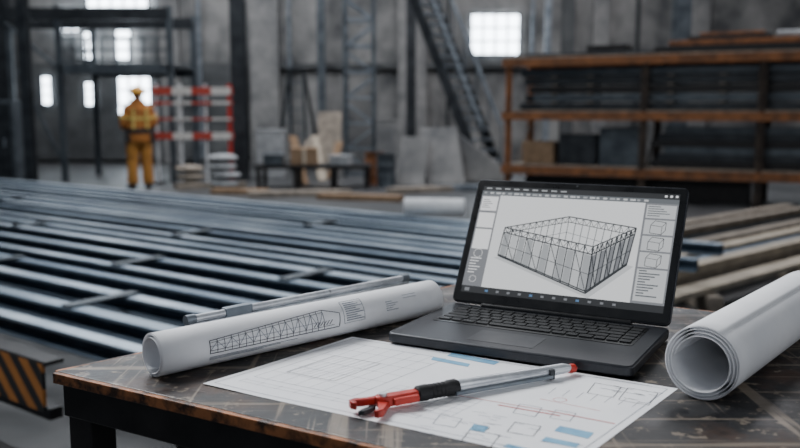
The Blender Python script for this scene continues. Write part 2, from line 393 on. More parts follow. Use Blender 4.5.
def truss(dm,mp):
    s0,s1=.070,.290; v0,v1=-.006,.022
    def L(pts,w=.0007,mi=1): dm.ribbon(pts,w,mp,mi,.003)
    L([(s0,v0),(s1+.01,v0-.001)],.0009); L([(s0,v1-.010),(s1-.02,v1+.002),(s1+.012,v1-.008),(s1+.010,v0)],.0009); L([(s0,v0),(s0,v1-.010)],.0009)
    L([(s0,v0+.004),(s1,v0+.004)],.0005); L([(s0,v1-.013),(s1-.02,v1-.002)],.0005); L([(s0,v0+.010),(s1-.03,v0+.012)],.0005,2)
    k=17
    for i in range(k+1):
        s=s0+(s1-.02-s0)*i/k; vt=v1-.010+(.012)*i/k
        L([(s,v0),(s,vt)],.0005)
        if i<k and i%2==0: L([(s,v0+.004),(s+(s1-.02-s0)/k,vt-.003)],.0005,2)
        elif i<k: L([(s,vt-.003),(s+(s1-.02-s0)/k,v0+.004)],.0005,2)
    for i in range(6): L([(s1-.04+i*.006,v0+.006),(s1-.034+i*.006,v0+.012)],.0008)
    for q in range(9): L([(.315,.028-q*.0035),(.337+.010*((q*7)%3)*.7,.028-q*.0035)],.0013,2)
    L([(.310,.032),(.352,.032),(.352,-.004),(.310,-.004),(.310,.032)],.0005,2)
    for q in range(5): L([(.400,.016-q*.0035),(.414+.006*((q*5)%3),.016-q*.0035)],.0009,2)
    for q in range(3): L([(s0,v0-.006-q*.002),(s0+.15-q*.03,v0-.006-q*.002)],.0005,2)
    for q in range(2): L([(.440,.022-q*.005),(.47,.022-q*.005)],.0006,2)
ra=P(154,377,T); rb=P(431,314,T)
roll('rolled_blueprint','long slim rolled construction drawing printed with a truss elevation, left of laptop',(ra.x,ra.y),(rb-ra),(rb-ra).length,.0305,3.3,.0026,RD(150),truss)
rc=P(700,400,T)
roll('rolled_blueprint','thick blank roll of white drawing paper lying right of the laptop',(rc.x,rc.y),(math.sin(RD(39)),math.cos(RD(39))),.48,.047,4.3,.0028,RD(60),None,thick=.0006)
# ---------------------------------------------------------------- straightedge behind the left roll
nin=V((E1.y,-E1.x,0))
def on_line(px,off,h):
    o=A+nin*off; k=(px-400)/FPX; k/= math.cos(PITCH)*1.03
    s=(k*o.y-o.x)/(E1.x-k*E1.y); q=o+E1*s; return V((q.x,q.y,T+h))
q0=on_line(178,.024,0); q1=on_line(406,.024,0)
rul=thing('straightedge','long silver aluminium straightedge lying along the bench edge behind the printed roll','straightedge',(q0.x,q0.y,T))
ax=(q1-q0).normalized(); sd=V((ax.y,-ax.x,0))
prof=[(-.012,.0006),(.012,.0006),(.012,.004),(.003,.006),(.003,.028),(.009,.032),(.009,.037),(-.009,.037),(-.009,.032),(-.003,.028),(-.003,.006),(-.012,.004)]
MB().prism(prof,q0,sd,up,ax*(q1-q0).length).build('rail',m_chr,rul)
MB().tube(q0+up*.043,q1+up*.043,.0060,n=16).build('top_rod',m_chr,rul,smooth=True)
for q,s in((q0,1),(q1,-1)):
    MB().tube(q+up*.043-ax*s*.004,q+up*.043+ax*s*.012,.0076,n=14).build('end_cap',m_galv2,rul,smooth=True)
g=q0+ax*.09
MB().box(g+up*.043,(.05,.016,.016),math.atan2(ax.y,ax.x)).build('slider',m_galv2,rul,bevel=.002)
# ---------------------------------------------------------------- laptop
LW,LDp,LH=.380,.240,.017
FL=P(386,344,T); yaw=math.atan2((P(634,379,T)-FL).y,(P(634,379,T)-FL).x)-RD(1.5)
lx=V((math.cos(yaw),math.sin(yaw),0)); ly=V((-lx.y,lx.x,0))
lc=FL+lx*(LW/2)+ly*(LDp/2); ZL=T+.0018
lap=thing('laptop','open charcoal laptop showing a steel frame building model on its screen','laptop',(lc.x,lc.y,ZL),yaw)
MB().prism(rrect(LW,LDp,.012),(0,0,0.0015),(1,0,0),(0,1,0),(0,0,LH-.0015)).build('base',m_lap,lap,local=True,bevel=.003,smooth=True)
for x,y in((-.16,-.09),(.16,-.09),(-.16,.09),(.16,.09)):
    MB().tube((x,y,-.0006),(x,y,.0018),.006,n=14).build('rubber_foot',m_grip,lap,local=True)
kb=MB().prism(rrect(.326,.116,.004),(0,.042,LH-.0002),(1,0,0),(0,1,0),(0,0,.0008)).build('keyboard',m_bez,lap,local=True)
keycache={}
def key(x,y,w,h):
    k=(round(w,4),round(h,4))
    if k not in keycache:
        o=MB().prism(rrect(w,h,.0015,2),(0,0,0),(1,0,0),(0,1,0),(0,0,.0018)).build('key',m_key,kb,local=True,bevel=.0005)
        keycache[k]=o
    else:
        o=keycache[k].copy(); COL.objects.link(o); o.parent=kb
    o.location=(x,y,LH+.0006)
rows=[([1]*16,.010),([1]*13+[1.9]+[1],.0165),([1.5]+[1]*12+[1.4]+[1],.0165),([1.8]+[1]*11+[2.1]+[1],.0165),([2.3]+[1]*10+[1.6]+[1]+[1],.0165),([1.2,1,1.2,1.2,5.4,1.2,1,1.2,1,1,1],.0165)]
yy=.042+.055
for ws,h in rows:
    tot=sum(ws); uw=.318/tot; x=-.159; yy-=h/2
    for w in ws:
        key(x+w*uw/2,yy,w*uw-.0026,h-.0030); x+=w*uw
    yy-=h/2+.0018
MB().prism(rrect(.104,.062,.003),(-.012,-.066,LH-.0002),(1,0,0),(0,1,0),(0,0,.0005)).build('trackpad',m_pad,lap,local=True)
MB().prism(rrect(.106,.064,.0035),(-.012,-.066,LH-.0002),(1,0,0),(0,1,0),(0,0,.0003)).build('trackpad_surround',m_bez,lap,local=True)
TA=RD(29); hy=LDp/2-.006; hz=LH+.001
MB().tube((-.13,hy,hz),(.13,hy,hz),.0055,n=16).build('hinge',m_bez,lap,local=True,smooth=True)
e1=V((1,0,0)); e2=V((0,math.sin(TA),math.cos(TA))); e3=V((0,-math.cos(TA),math.sin(TA))); LL=.239
ho=V((0,hy,hz))+e2*.003
lid=MB().prism(rrect(LW,LL,.010),ho+e2*LL/2-e3*.007,e1,e2,e3*.007).build('lid',m_lap,lap,local=True,bevel=.001,smooth=True)
DX=LW/2-.013; DY0=.019; DY1=LL-.012
bo=ho+e2*LL/2
ring=MB()
xo,xi=LW/2-.003,DX; yo0,yo1,yi0,yi1=-LL/2+.003,LL/2-.003,DY0-LL/2,DY1-LL/2
O=[(-xo,yo0),(xo,yo0),(xo,yo1),(-xo,yo1)]; I=[(-xi,yi0),(xi,yi0),(xi,yi1),(-xi,yi1)]
vs=[bo+e1*x+e2*y+e3*h for h in(0,.0012) for q in(O,I) for x,y in q]; fs=[]
for i in range(4):
    j=(i+1)%4; fs+=[(8+i,8+j,12+j,12+i),(i,4+i,4+j,j),(i,j,8+j,8+i),(4+i,12+i,12+j,4+j)]
ring.add(vs,fs); ring.build('bezel',m_bez,lid,local=True)
disp=MB(); mats=[m_scr,m_scrw,m_scrd,m_scrg,m_scrl,m_scrs,m_scrb,m_scrf,m_scrk]
Dw=2*DX; Dh=DY1-DY0; do=ho+e2*DY0-e1*DX
def dmap(h): return lambda u,v: do+e1*u+e2*v+e3*h
def dr(u0,v0,u1,v1,mi,h=.0003): disp.fill(u0*Dw,v0*Dh,u1*Dw,v1*Dh,dmap(h),mi,1)
dr(0,0,1,1,0,.0001)
dr(0,.95,1,1,2); dr(0,.910,1,.95,7); dr(0,0,1,.060,2); dr(0,.060,.105,.910,3); dr(.845,.060,1,.910,3)
for i in range(26): dr(.012+i*.033,.922,.012+i*.033+.014+.006*(i%3),.938,5 if i%4 else 8,.0005)
for i in range(9): dr(.02+i*.05,.968,.02+i*.05+.03,.981,8,.0005)
for u in(.93,.955,.98): dr(u,.966,u+.012,.984,1,.0005)
dr(.008,.60,.097,.74,1,.0005); dr(.008,.76,.097,.895,1,.0005); dr(.008,.40,.097,.585,1,.0005)
for i in range(5): dr(.015,.86-i*.018,.05+.01*(i%3),.866-i*.018,3,.0007)
for i in range(6): dr(.015,.18+i*.026,.05+.012*(i%3),.188+i*.026,1,.0005)
def dring(cu,cv,r,mi,w=.0008):
    pts=[(cu*Dw+r*math.cos(t*math.pi/8),cv*Dh+r*math.sin(t*math.pi/8)) for t in range(17)]
    disp.ribbon(pts,w,dmap(.0007),mi,.05)
dring(.05,.36,.008,1); dring(.05,.125,.006,1)
for i,(v0,v1) in enumerate(((.78,.895),(.64,.765),(.50,.625),(.36,.485),(.08,.345))):
    dr(.855,v0,.992,v1,5,.0005)
    if i==0:
        for k in range(5): dr(.862,v1-.018-k*.02,.92+.015*(k%4),v1-.010-k*.02,7,.0007)
for cv in(.70,.56,.42):
    u0,u1=.885*Dw,.955*Dw; b=cv*Dh
    disp.ribbon([(u0,b-.010),(u1-.006,b-.012),(u1,b-.004),(u1,b+.010),(u0+.006,b+.012),(u0,b+.004)],.0010,dmap(.0007),4,.05,True)
    disp.ribbon([(u0,b+.004),(u1-.006,b+.002),(u1,b+.010)],.0008,dmap(.0007),4,.05); disp.ribbon([(u1-.006,b+.002),(u1-.006,b-.012)],.0008,dmap(.0007),4,.05)
for k in range(10): dr(.865,.325-k*.023,.90+.02*((k*3)%4),.336-k*.023,7,.0007)
for k in range(12): dr(.13+k*.058,.020,.13+k*.058+.016,.038,3 if k%4 else 6,.0005)
dr(.02,.014,.045,.044,3,.0005)
# the frame model on screen: open-topped stud-framed building
def quv(x,y): return (.115*Dw+x*.725*Dw,(.905-y*.83)*Dh)
def bl(pts,w=.0007,mi=4,h=.0008): disp.ribbon([quv(*p) for p in pts],w,dmap(h),mi,.08)
def poly(pts,mi,h): disp.add([dmap(h)(*quv(*p)) for p in pts],[tuple(range(len(pts)))],mi)
def lerp(a,b,t): return (a[0]+(b[0]-a[0])*t,a[1]+(b[1]-a[1])*t)
A1,B1,C1,D1_=(.070,.355),(.515,.190),(.975,.265),(.715,.490)
A0,B0,C0,D0=(.060,.665),(.515,.470),(.950,.650),(.715,.975)
poly([(.03,.69),(.515,.52),(.995,.66),(.735,1.02)],5,.0003)
for t0,b0,t1,b1,k in((B1,B0,A1,A0,10),(B1,B0,C1,C0,9)):      # rear walls seen through the open top
    for i in range(k+1): bl([lerp(t0,t1,i/k),lerp(b0,b1,i/k)],.0013,7,.0005)
    p0,p1=lerp(t0,b0,.20),lerp(t1,b1,.20)
    bl([p0,p1],.0012,4,.00052); bl([lerp(t0,b0,.6),lerp(t1,b1,.6)],.0009,3,.00052)
    for i in range(k): bl([lerp(t0,t1,i/k),lerp(p0,p1,(i+.5)/k),lerp(t0,t1,(i+1)/k)],.0008,4,.00052)
def pane(t0,b0,t1,b1,a,b,lo,hi,mi): poly([lerp(lerp(t0,b0,lo),lerp(t1,b1,lo),a),lerp(lerp(t0,b0,lo),lerp(t1,b1,lo),b),lerp(lerp(t0,b0,hi),lerp(t1,b1,hi),b),lerp(lerp(t0,b0,hi),lerp(t1,b1,hi),a)],mi,.00067)
for k in range(11): pane(A1,A0,D1_,D0,k/11+.012,(k+1)/11-.012,.20,.95,(8,5,8,8,5)[k%5])
for k in range(9): pane(D1_,D0,C1,C0,k/9+.014,(k+1)/9-.014,.20,.95,(3,8,3,8)[k%4])
def front(t0,b0,t1,b1,k,w):
    p0,p1=lerp(t0,b0,.17),lerp(t1,b1,.17)
    for i in range(k+1): bl([lerp(t0,t1,i/k),lerp(b0,b1,i/k)],w,4,.0009)
    for i in range(k): bl([lerp(t0,t1,i/k),lerp(p0,p1,(i+.5)/k),lerp(t0,t1,(i+1)/k)],w*.6,4,.0009)
    bl([p0,p1],w*1.2,4,.0009); bl([lerp(t0,b0,.60),lerp(t1,b1,.60)],w*.6,4,.0009); bl([lerp(t0,b0,.96),lerp(t1,b1,.96)],w*1.2,4,.0009)
    for i in range(0,k-1,3): bl([lerp(p0,p1,i/k),lerp(b0,b1,(i+2)/k)],w*.7,4,.0009)
front(A1,A0,D1_,D0,11,.0017); front(D1_,D0,C1,C0,9,.0019)
bl([A1,B1,C1,D1_,A1],.0020,4,.0010); bl([A0,D0,C0],.0024,4,.0010); bl([D1_,D0],.0026,4,.0010); bl([A1,A0],.0020,4,.0010); bl([C1,C0],.0020,4,.0010)
disp.build('display',mats,lid,local=True,recalc=False)
MB().tube(do+e1*DX+e2*(Dh+.006)+e3*.001,do+e1*DX+e2*(Dh+.006)+e3*.0018,.0018,n=12).build('webcam',m_scrl,lid,local=True)
# ---------------------------------------------------------------- hand tool on the sheet
t0=P(368,413,T); t1=P(574,375,T); ta=math.atan2((t1-t0).y,(t1-t0).x); TL=(t1-t0).length
tool=thing('hand_clamp_tool','red and black clamp tool with long silver shaft lying on the drawing sheet','hand tool',(t0.x,t0.y,TS+.0008),ta)
zc=.0115
MB().path([(.118,0,zc),(.122,0,zc),(TL-.02,0,zc-.001),(TL-.008,0,zc-.002)],[.0080,.0090,.0072,.0050],20).build('shaft',m_chr,tool,local=True,smooth=True)
MB().tube((.118,-.0100,zc-.005),(TL-.045,-.0090,zc-.006),.0030,n=10).build('guide_rod',m_galv2,tool,local=True,smooth=True)
MB().box((TL-.045,-.003,zc-.003),(.008,.016,.014)).build('rod_bracket',m_dark,tool,local=True,bevel=.001)
MB().path([(TL-.012,0,zc-.003),(TL-.006,0,zc-.003),(TL,0,zc-.003),(TL+.004,0,zc-.003)],[.0050,.0066,.0060,.0020],14).build('end_tip',m_red,tool,local=True,smooth=True)
g=MB().path([(.066,0,zc),(.068,0,zc),(.080,0,zc),(.084,0,zc),(.108,0,zc),(.112,0,zc),(.122,0,zc),(.126,0,zc)],[.0080,.0100,.0105,.0092,.0092,.0108,.0108,.0090],18)
g.build('grip',m_grip,tool,local=True,smooth=True)
for i in range(4): MB().path([(.086+i*.006,0,zc),(.088+i*.006,0,zc)],[.0098,.0098],18).build('grip_ring',m_grip,tool,local=True)
MB().prism([(.020,-.007),(.030,-.0085),(.066,-.0070),(.070,-.006),(.070,.006),(.064,.0075),(.030,.0085),(.016,.010),(.010,.005),(.012,-.004)],(0,0,.004),(1,0,0),(0,1,0),(0,0,.013)).build('body',m_red,tool,local=True,bevel=.002,smooth=True)
MB().prism([(.022,.005),(.016,.011),(.002,.011),(-.012,.015),(-.020,.012),(-.022,.002),(-.017,-.004),(-.014,.001),(-.015,.007),(-.004,.004),(.010,.002)],(0,0,.006),(1,0,0),(0,1,0),(0,0,.009)).build('jaw',m_red,tool,local=True,bevel=.0012,smooth=True)
MB().prism([(.030,-.004),(.022,-.010),(.014,-.021),(.005,-.031),(-.003,-.033),(-.006,-.028),(.001,-.024),(.007,-.013),(.012,-.002),(.022,.002)],(0,0,.003),(1,0,0),(0,1,0),(0,0,.009)).build('jaw',m_red,tool,local=True,bevel=.0012,smooth=True)
MB().prism([(.010,-.002),(.000,-.010),(-.012,-.014),(-.018,-.010),(-.012,-.006),(-.002,-.002),(.006,.004)],(0,0,.0015),(1,0,0),(0,1,0),(0,0,.006)).build('lower_jaw',m_dark,tool,local=True,bevel=.001)
MB().tube((.020,0,.001),(.020,0,.0205),.0050,n=14).build('pivot_bolt',m_chr,tool,local=True,smooth=True)
MB().bar((.030,-.010,.010),(.062,-.015,.012),.006,.009).build('trigger_lever',m_red,tool,local=True,bevel=.0015)
# ---------------------------------------------------------------- steel channels on low rack
ang=math.atan2(1150,860)
tv=V((-math.sin(ang),math.cos(ang),0)); nv=V((math.cos(ang),math.sin(ang),0))
def Q(n,s,z): p=nv*n+tv*s; return V((p.x,p.y,z))
ZB=.345
r=Q(4,6,0)
rack=thing('floor_rack','low black steel rack on the floor carrying the rows of galvanised channels','rack',(r.x,r.y,0))
for s in(2.3,4.4,6.6,9.0,11.6):
    MB().bar(Q(1.75,s,ZB-.04),Q(6.25,s,ZB-.04),.08,.08).build('bearer',m_blackst,rack)
    for n in(1.85,4,6.15):
        MB().bar(Q(n,s,0),Q(n,s,ZB-.08),.07,.07).build('leg',m_blackst,rack)
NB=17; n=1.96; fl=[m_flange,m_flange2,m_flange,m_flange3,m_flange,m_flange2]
pos=[]
for i in range(NB):
    w=.070+.012*math.sin(i*1.3); h=.082; t=.007; L=10.7; lip=.014
    s0=1.9+.25*math.sin(i*2.3)
    o=Q(n,s0,ZB+.001); pos.append((n,w,s0))
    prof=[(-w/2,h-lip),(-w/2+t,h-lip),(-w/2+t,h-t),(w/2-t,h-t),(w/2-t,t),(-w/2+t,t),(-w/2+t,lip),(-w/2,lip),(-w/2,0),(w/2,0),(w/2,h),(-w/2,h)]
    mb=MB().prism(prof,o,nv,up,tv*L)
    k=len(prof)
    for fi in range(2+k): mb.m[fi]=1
    mb.m[2+10]=0  # light painted on: bright top face, the rest in the dark web colour
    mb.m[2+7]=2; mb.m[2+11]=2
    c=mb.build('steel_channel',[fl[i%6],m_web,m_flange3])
    b_=c.modifiers.new('bevel','BEVEL'); b_.width=.0015; b_.segments=1
    tag(c,'galvanised steel channel, %s from the near side of the parallel rows'%ORD[i],'steel channel','galvanised steel channels laid in parallel rows')
    n+=.240+.040*math.sin(i*1.7)+ (.02 if i<6 else 0)
for k,(i0,s) in enumerate(((1,3.55),(2,5.0),(4,4.3),(5,3.2),(6,6.4),(8,5.0),(10,8.4),(12,4.6))):
    na=pos[i0][0]-pos[i0][1]/2; nb=pos[i0+1][0]+pos[i0+1][1]/2
    o=MB().bar(Q(na,s,ZB+.084+.006),Q(nb,s,ZB+.084+.006),.07,.011).build('tie_plate',m_blue)
    tag(o,'short flat tie plate bridging the %s and %s steel channels from the near side'%(ORD[i0],ORD[i0+1]),'tie plate','tie plates bridging the channels')
# guard rail with hazard stripes
gp=Q(1.55,2.66,0)
gr=thing('guard_rail','orange and black hazard-striped guard rail beside the floor rack, left of the workbench','guard rail',(gp.x,gp.y,0))
m_haz=stripe('hazard_stripes',(tv.x*1.0,tv.y*1.0,-1.0),.12,S(180,114,48),S(24,23,24),.7)
MB().bar(Q(1.55,2.68,.385),Q(1.55,6.4,.405),.012,.17).build('striped_plate',m_haz,gr)
MB().bar(Q(1.58,2.66,.473),Q(1.58,6.4,.493),.07,.014).build('top_rail',m_blackst,gr)
for s in(3.35,4.6,6.0): MB().bar(Q(1.59,s,0),Q(1.59,s,.465),.05,.05).build('post',m_blackst,gr)
MB().bar(Q(1.59,2.68,.285),Q(1.59,6.4,.30),.05,.04).build('lower_rail',m_blackst,gr)
for k,(n0,s0,L) in enumerate(((1.05,2.0,3.2),(.75,1.4,3.4),(1.28,1.2,2.6))):
    o=MB().bar(Q(n0,s0,.031),Q(n0,s0+L,.031),.06,.06).build('square_tube',m_flange2,bevel=.004)
    tag(o,['middle one of three square steel tubes on the floor left of the workbench','square steel tube on the floor nearest to the workbench leg','square steel tube on the floor nearest to the hazard-striped rail'][k],'steel tube','square tubes on the floor')
o=MB().prism(ibeam(.1,.16,.014),Q(1.45,1.3,.082),nv,up,tv*2.9).build('black_girder',m_blackst); tag(o,'black steel girder lying on the floor beside the hazard-striped rail','girder')
# white roll on channels
p=P(435,215,ZB+.086); wr=MB()
wr.path([(p.x-.26,p.y+.02,p.z+.076),(p.x+.25,p.y-.06,p.z+.076)],.072,20)
wr.path([(p.x-.262,p.y+.02,p.z+.076),(p.x-.268,p.y+.02,p.z+.076)],.03,16)
w_=wr.build('plastic_roll',m_white,smooth=True); tag(w_,'short roll of white sheeting lying on the far channels behind the laptop','roll')
# ---------------------------------------------------------------- timber planks right
d2=V((math.sin(RD(48)),math.cos(RD(48)),0)); n2=V((d2.y,-d2.x,0))
def Q2(n,s,z): p=n2*n+d2*s; return V((p.x,p.y,z))
for k,(s) in enumerate((5.6,7.0,8.4)):
    o=MB().bar(Q2(-4.85,s+1.4,.06),Q2(-2.7,s-.4,.06),.1,.12).build('timber_bearer',m_wood2)
    tag(o,['nearest timber bearer under the planks right of the laptop','middle timber bearer under the planks right of the laptop','farthest timber bearer under the planks right of the laptop'][k],'timber bearer','bearers under the planks')
for i in range(8):
    n_=-2.86-.262*i; s0=4.3+.40*i; L=4.8 if i<5 else 3.7; zz=.122
    o=MB().bar(Q2(n_,s0,zz+.02),Q2(n_,s0+L,zz+.02),.15,.04).build('timber_plank',[m_wood,m_wood2,m_flange3][i%3],bevel=.004)
    if i%3==2: tag(o,'flat grey steel bar among the planks, %s of the row counted from nearest'%ORD[i],'bar','planks and bars on the bearers')
    else: tag(o,'pale timber plank, %s from the near side of the row right of the laptop'%ORD[i],'plank','planks and bars on the bearers')
for i,(n_,s0,L) in enumerate(((-3.125,5.0,3.8),(-4.17,6.7,3.4))):
    o=MB().bar(Q2(n_,s0,.163+.035),Q2(n_,s0+L,.163+.035),.12,.07).build('squared_timber',[m_wood,m_wood2][i],bevel=.004)
    tag(o,['nearer of the two thicker timbers lying on top of the plank row','farther of the two thicker timbers lying on top of the plank row'][i],'timber','thick timbers on the plank row')
# ---------------------------------------------------------------- storage rack on the right
RA=W(507,200,13.4); RB=W(900,200,11.0); RA.z=0; RB.z=0
rd=(RB-RA).normalized(); rn=V((-rd.y,rd.x,0)); RL=(RB-RA).length
if rn.y<0: rn=-rn
def K(a,b,z): p=RA+rd*a+rn*b; return V((p.x,p.y,z))
zl=[.42,1.24,2.04]
sr=thing('storage_rack','tall orange-beamed storage rack behind the laptop on the right, loaded with steel','storage rack',(RA.x,RA.y,0))
pa=[.0,2.05,3.62,RL]
for a in pa:
    for b in(0,1.1):
        MB().bar(K(a,b,0),K(a,b,2.10),.09,.09).build('upright',m_rust if a==0 else m_rack,sr)
    MB().bar(K(a,0,.15),K(a,1.1,1.1),.03,.03).build('brace',m_rack,sr)
for z in zl:
    for b in(0,1.1):
        MB().bar(K(-.08,b-.06*(1 if b==0 else -1),z),K(RL,b-.06*(1 if b==0 else -1),z),.05,.12).build('shelf_beam',m_rust,sr)
    MB().bar(K(-.05,.55,z+.075),K(RL,.55,z+.075),1.16,.025).build('shelf_deck',m_wood2,sr)
def rackitem(name,a0,a1,b,z,w,h,m,label,cat,group=None,bev=.006):
    o=MB().bar(K(a0,b,z+h/2),K(a1,b,z+h/2),w,h).build(name,m,bevel=bev); tag(o,label,cat,group); return o
zz=zl[1]+.089
LAY=['bottom','second','third','fourth','top']
m_joist=[m_dark,m_blackst,m_blue]
for j in range(5):
    for bi,b in enumerate((.18,.42)):
        a0=.16+.07*((j*3+bi)%4)
        a,hh,t=.1,.054,.014
        prof=[(-a,-hh),(a,-hh),(a,-hh+t),(-a+t,-hh+t),(-a+t,hh-t),(a,hh-t),(a,hh),(-a,hh)]
        o=MB().prism(prof,K(a0,b,zz+.054),rn,up,rd*(RL-.5-a0-.15*(j%3))).build('steel_joist',m_joist[(j*2+bi)%3],bevel=.008)
        tag(o,'dark steel joist, %s layer of the %s stack on the middle rack shelf'%(LAY[j],['front','rear'][bi]),'steel joist','dark joists on the middle shelf')
    zz+=.1085
    if j<4 :
        for q,a in enumerate((.7,1.25,2.4,3.1,4.2)):
            o=MB().bar(K(a,.06,zz+.0085),K(a,.53,zz+.0085),.10,.016).build('spacer_batten',m_wood2); 
            tag(o,'thin timber batten above the %s joist layer, %s from the left'%(LAY[j],ORD[q]),'batten','spacer battens between joists')
        zz+=.0175
z0=zl[2]+.089
top_items=(('steel_sheet',.25,2.1,.34,0,.5,.05,m_dark,'flat dark steel sheet on the top shelf, left side of the storage rack','steel sheet'),
('tool_case',1.15,1.75,.35,.051,.4,.10,m_blackst,'low black case on the top shelf, on the dark sheet','case'),
('dark_plank',2.15,4.9,.2,0,.24,.10,m_blackst,'blackened plank at the front of the top shelf, below the orange ones','plank'),
('dark_plank',2.2,5.0,.48,0,.24,.10,m_dark,'dark plank behind the front one on the top shelf','plank'),
('painted_plank',2.35,4.2,.22,.102,.26,.07,m_rust,'rusty orange plank lying on the dark front plank of the top shelf','plank'),
('pale_plank',2.6,4.1,.50,.102,.22,.12,m_wood2,'thick grey-brown plank at the back of the pile on the top shelf','plank'),
('short_plank',2.6,3.7,.24,.174,.2,.06,m_blackst,'short black plank above the long orange plank on the top shelf','plank'),
('short_plank',2.75,3.6,.26,.236,.2,.04,m_rust,'short rusty plank topmost on the pile of the top shelf','plank'))
for nm,a0,a1,b,dz,w,h,m,lb,ct in top_items: rackitem(nm,a0,a1,b,z0+dz,w,h,m,lb,ct)
o=MB().path([K(3.74,.22,z0+.174+.05),K(4.1,.22,z0+.174+.05)],.049,16).build('pale_tube',m_bag,smooth=True); tag(o,'pale round tube lying on the orange plank of the rack','tube')
z0=zl[0]+.089
for j in range(6):
    rackitem('steel_tube',2.15+.10*(j%3),RL-.3,.2,z0+.098*j,.22,.096,[m_blackst,m_dark,m_blue][j%3],'dark rectangular steel tube, %s layer of the stack on the bottom shelf'%(['bottom','second','third','fourth','fifth','top'][j]),'steel tube','dark tubes on the bottom shelf')
rackitem('cardboard_box',.2,.70,.3,z0,.4,.34,m_card,'brown cardboard box at the left end of the bottom shelf','box')
rackitem('storage_crate',.78,1.35,.3,z0,.4,.46,m_dark,'dark plastic crate beside the cardboard box on the bottom shelf','crate')
rackitem('storage_crate',1.40,1.98,.3,z0,.4,.56,m_blue,'tall blue-grey crate left of the middle upright on the bottom shelf','crate')
rackitem('steel_bundle',.2,3.5,.45,.001,.4,.30,m_blackst,'low bundle of dark steel on the floor beneath the storage rack','steel bundle')
# ---------------------------------------------------------------- background columns and gantry
def column(px,Y,w,label,h=8.99,m=m_dark,name='steel_column'):
    x=X_(px,Y); o=MB().prism(ibeam(w,w,.03),(x,Y,.011),(1,0,0),(0,1,0),(0,0,h-.02)); t=thing(name,label,'column',(x,Y,0))
    o.build('shaft',m,t); MB().box((x,Y,.012),(w*1.5,w*1.5,.022)).build('base_plate',m,t)
column(240,16.5,.27,'dark steel column right of the red and white barrier')
column(28,13.0,.14,'dark steel column at the far left edge beside the gantry')
column(546,19,.12,'slim steel column behind the left end of the storage rack',m=m_galv2)
column(678,17.5,.30,'wide steel column rising behind the storage rack',m=m_blue)
column(322,20.8,.18,'slim steel column behind the lattice mast',m=m_blue)
column(411,20.4,.22,'dark steel column at the head of the staircase')
for k,(px,r_) in enumerate(((290,.05),(448,.04),(532,.05),(636,.05),(200,.06))):
    x=X_(px,21.6); o=MB().tube((x,21.7,.1),(x,21.7,8.9),r_,n=12).build('wall_pipe',[m_galv2,m_dark][k%2],smooth=True)
    tag(o,['vertical grey pipe on the back wall above the cardboard box','thin dark vertical pipe on the back wall behind the staircase','vertical grey pipe on the back wall just right of the bright window','dark vertical pipe on the back wall above the storage rack','vertical grey pipe on the back wall behind the barrier'][k],'pipe','vertical pipes on the back wall')
YG=16.0
ga=thing('gantry_frame','dark steel gantry frame with railing over the left side of the hall','gantry',(X_(60,YG),YG,0))
for px in(-30,62,172):
    for dy in(0,1.8): MB().bar((X_(px,YG),YG+dy,0),(X_(px,YG),YG+dy,Z_(6,YG)),.10,.10).build('post',m_blue,ga)
za=Z_(14,YG); zb=Z_(70,YG)
for dy in(0,1.8):
    MB().bar((X_(-40,YG),YG+dy,za),(X_(172,YG),YG+dy,za),.12,.22).build('beam',m_dark,ga)
    MB().bar((X_(62,YG),YG+dy,zb),(X_(172,YG),YG+dy,zb),.1,.14).build('beam',m_blue,ga)
MB().box(((X_(62,YG)+X_(172,YG))/2,YG+.9,zb+.09),(X_(172,YG)-X_(62,YG),1.9,.04)).build('deck',m_blue,ga)
for px in(62,76,90,104,118,132,146,159,172): MB().bar((X_(px,YG),YG-.02,zb+.1),(X_(px,YG),YG-.02,Z_(38,YG)),.035,.035).build('railing_post',m_blue,ga)
for py in(38,50,60): MB().bar((X_(62,YG),YG-.02,Z_(py,YG)),(X_(172,YG),YG-.02,Z_(py,YG)),.035,.035).build('railing',m_blue,ga)
MB().bar((X_(62,YG),YG,.3),(X_(20,YG),YG,zb),.05,.05).build('brace',m_blue,ga)
MB().bar((X_(62,YG),YG,zb),(X_(0,YG),YG,za),.05,.05).build('brace',m_blue,ga)
YC=13.6
cb=thing('electrical_cabinet','dark electrical cabinet standing at the far left behind the channels','cabinet',(X_(2,YC+.6),YC+.6,0))
MB().box((X_(0,YC+.6),YC+.6,.75),(.6,.4,1.48)).build('body',m_blue,cb,bevel=.01)
dd=MB().box((X_(0,YC+.6),YC+.39,.78),(.5,.02,1.3)).build('door',m_dark,cb,bevel=.004)
MB().box((X_(9,YC+.6),YC+.37,.8),(.03,.03,.14)).build('handle',m_galv2,dd)
# red & white barrier: open horizontal rails
YR=15.5
m_rw=stripe('red_white_stripes',(1,0,0),.70,S(200,74,58),S(238,234,228))
br=thing('safety_barrier','tall red and white striped safety barrier behind the worker','barrier',(X_(192,YR),YR,0))
for py,h in((91,.13),(103,.05),(119,.04),(136,.12)):
    MB().box(((X_(152,YR)+X_(233,YR))/2,YR,Z_(py,YR)),(X_(233,YR)-X_(152,YR),.04,h)).build('striped_rail',m_rw,br)
for k,px in enumerate((156,180,205,229)):
    MB().bar((X_(px,YR),YR+.05,0),(X_(px,YR),YR+.05,Z_(84,YR)),.04 if k<3 else .07,.05).build('post',m_white if k<3 else m_red,br)
    MB().box((X_(px,YR),YR+.05,.02),(.1,.5,.04)).build('foot',m_dark,br)
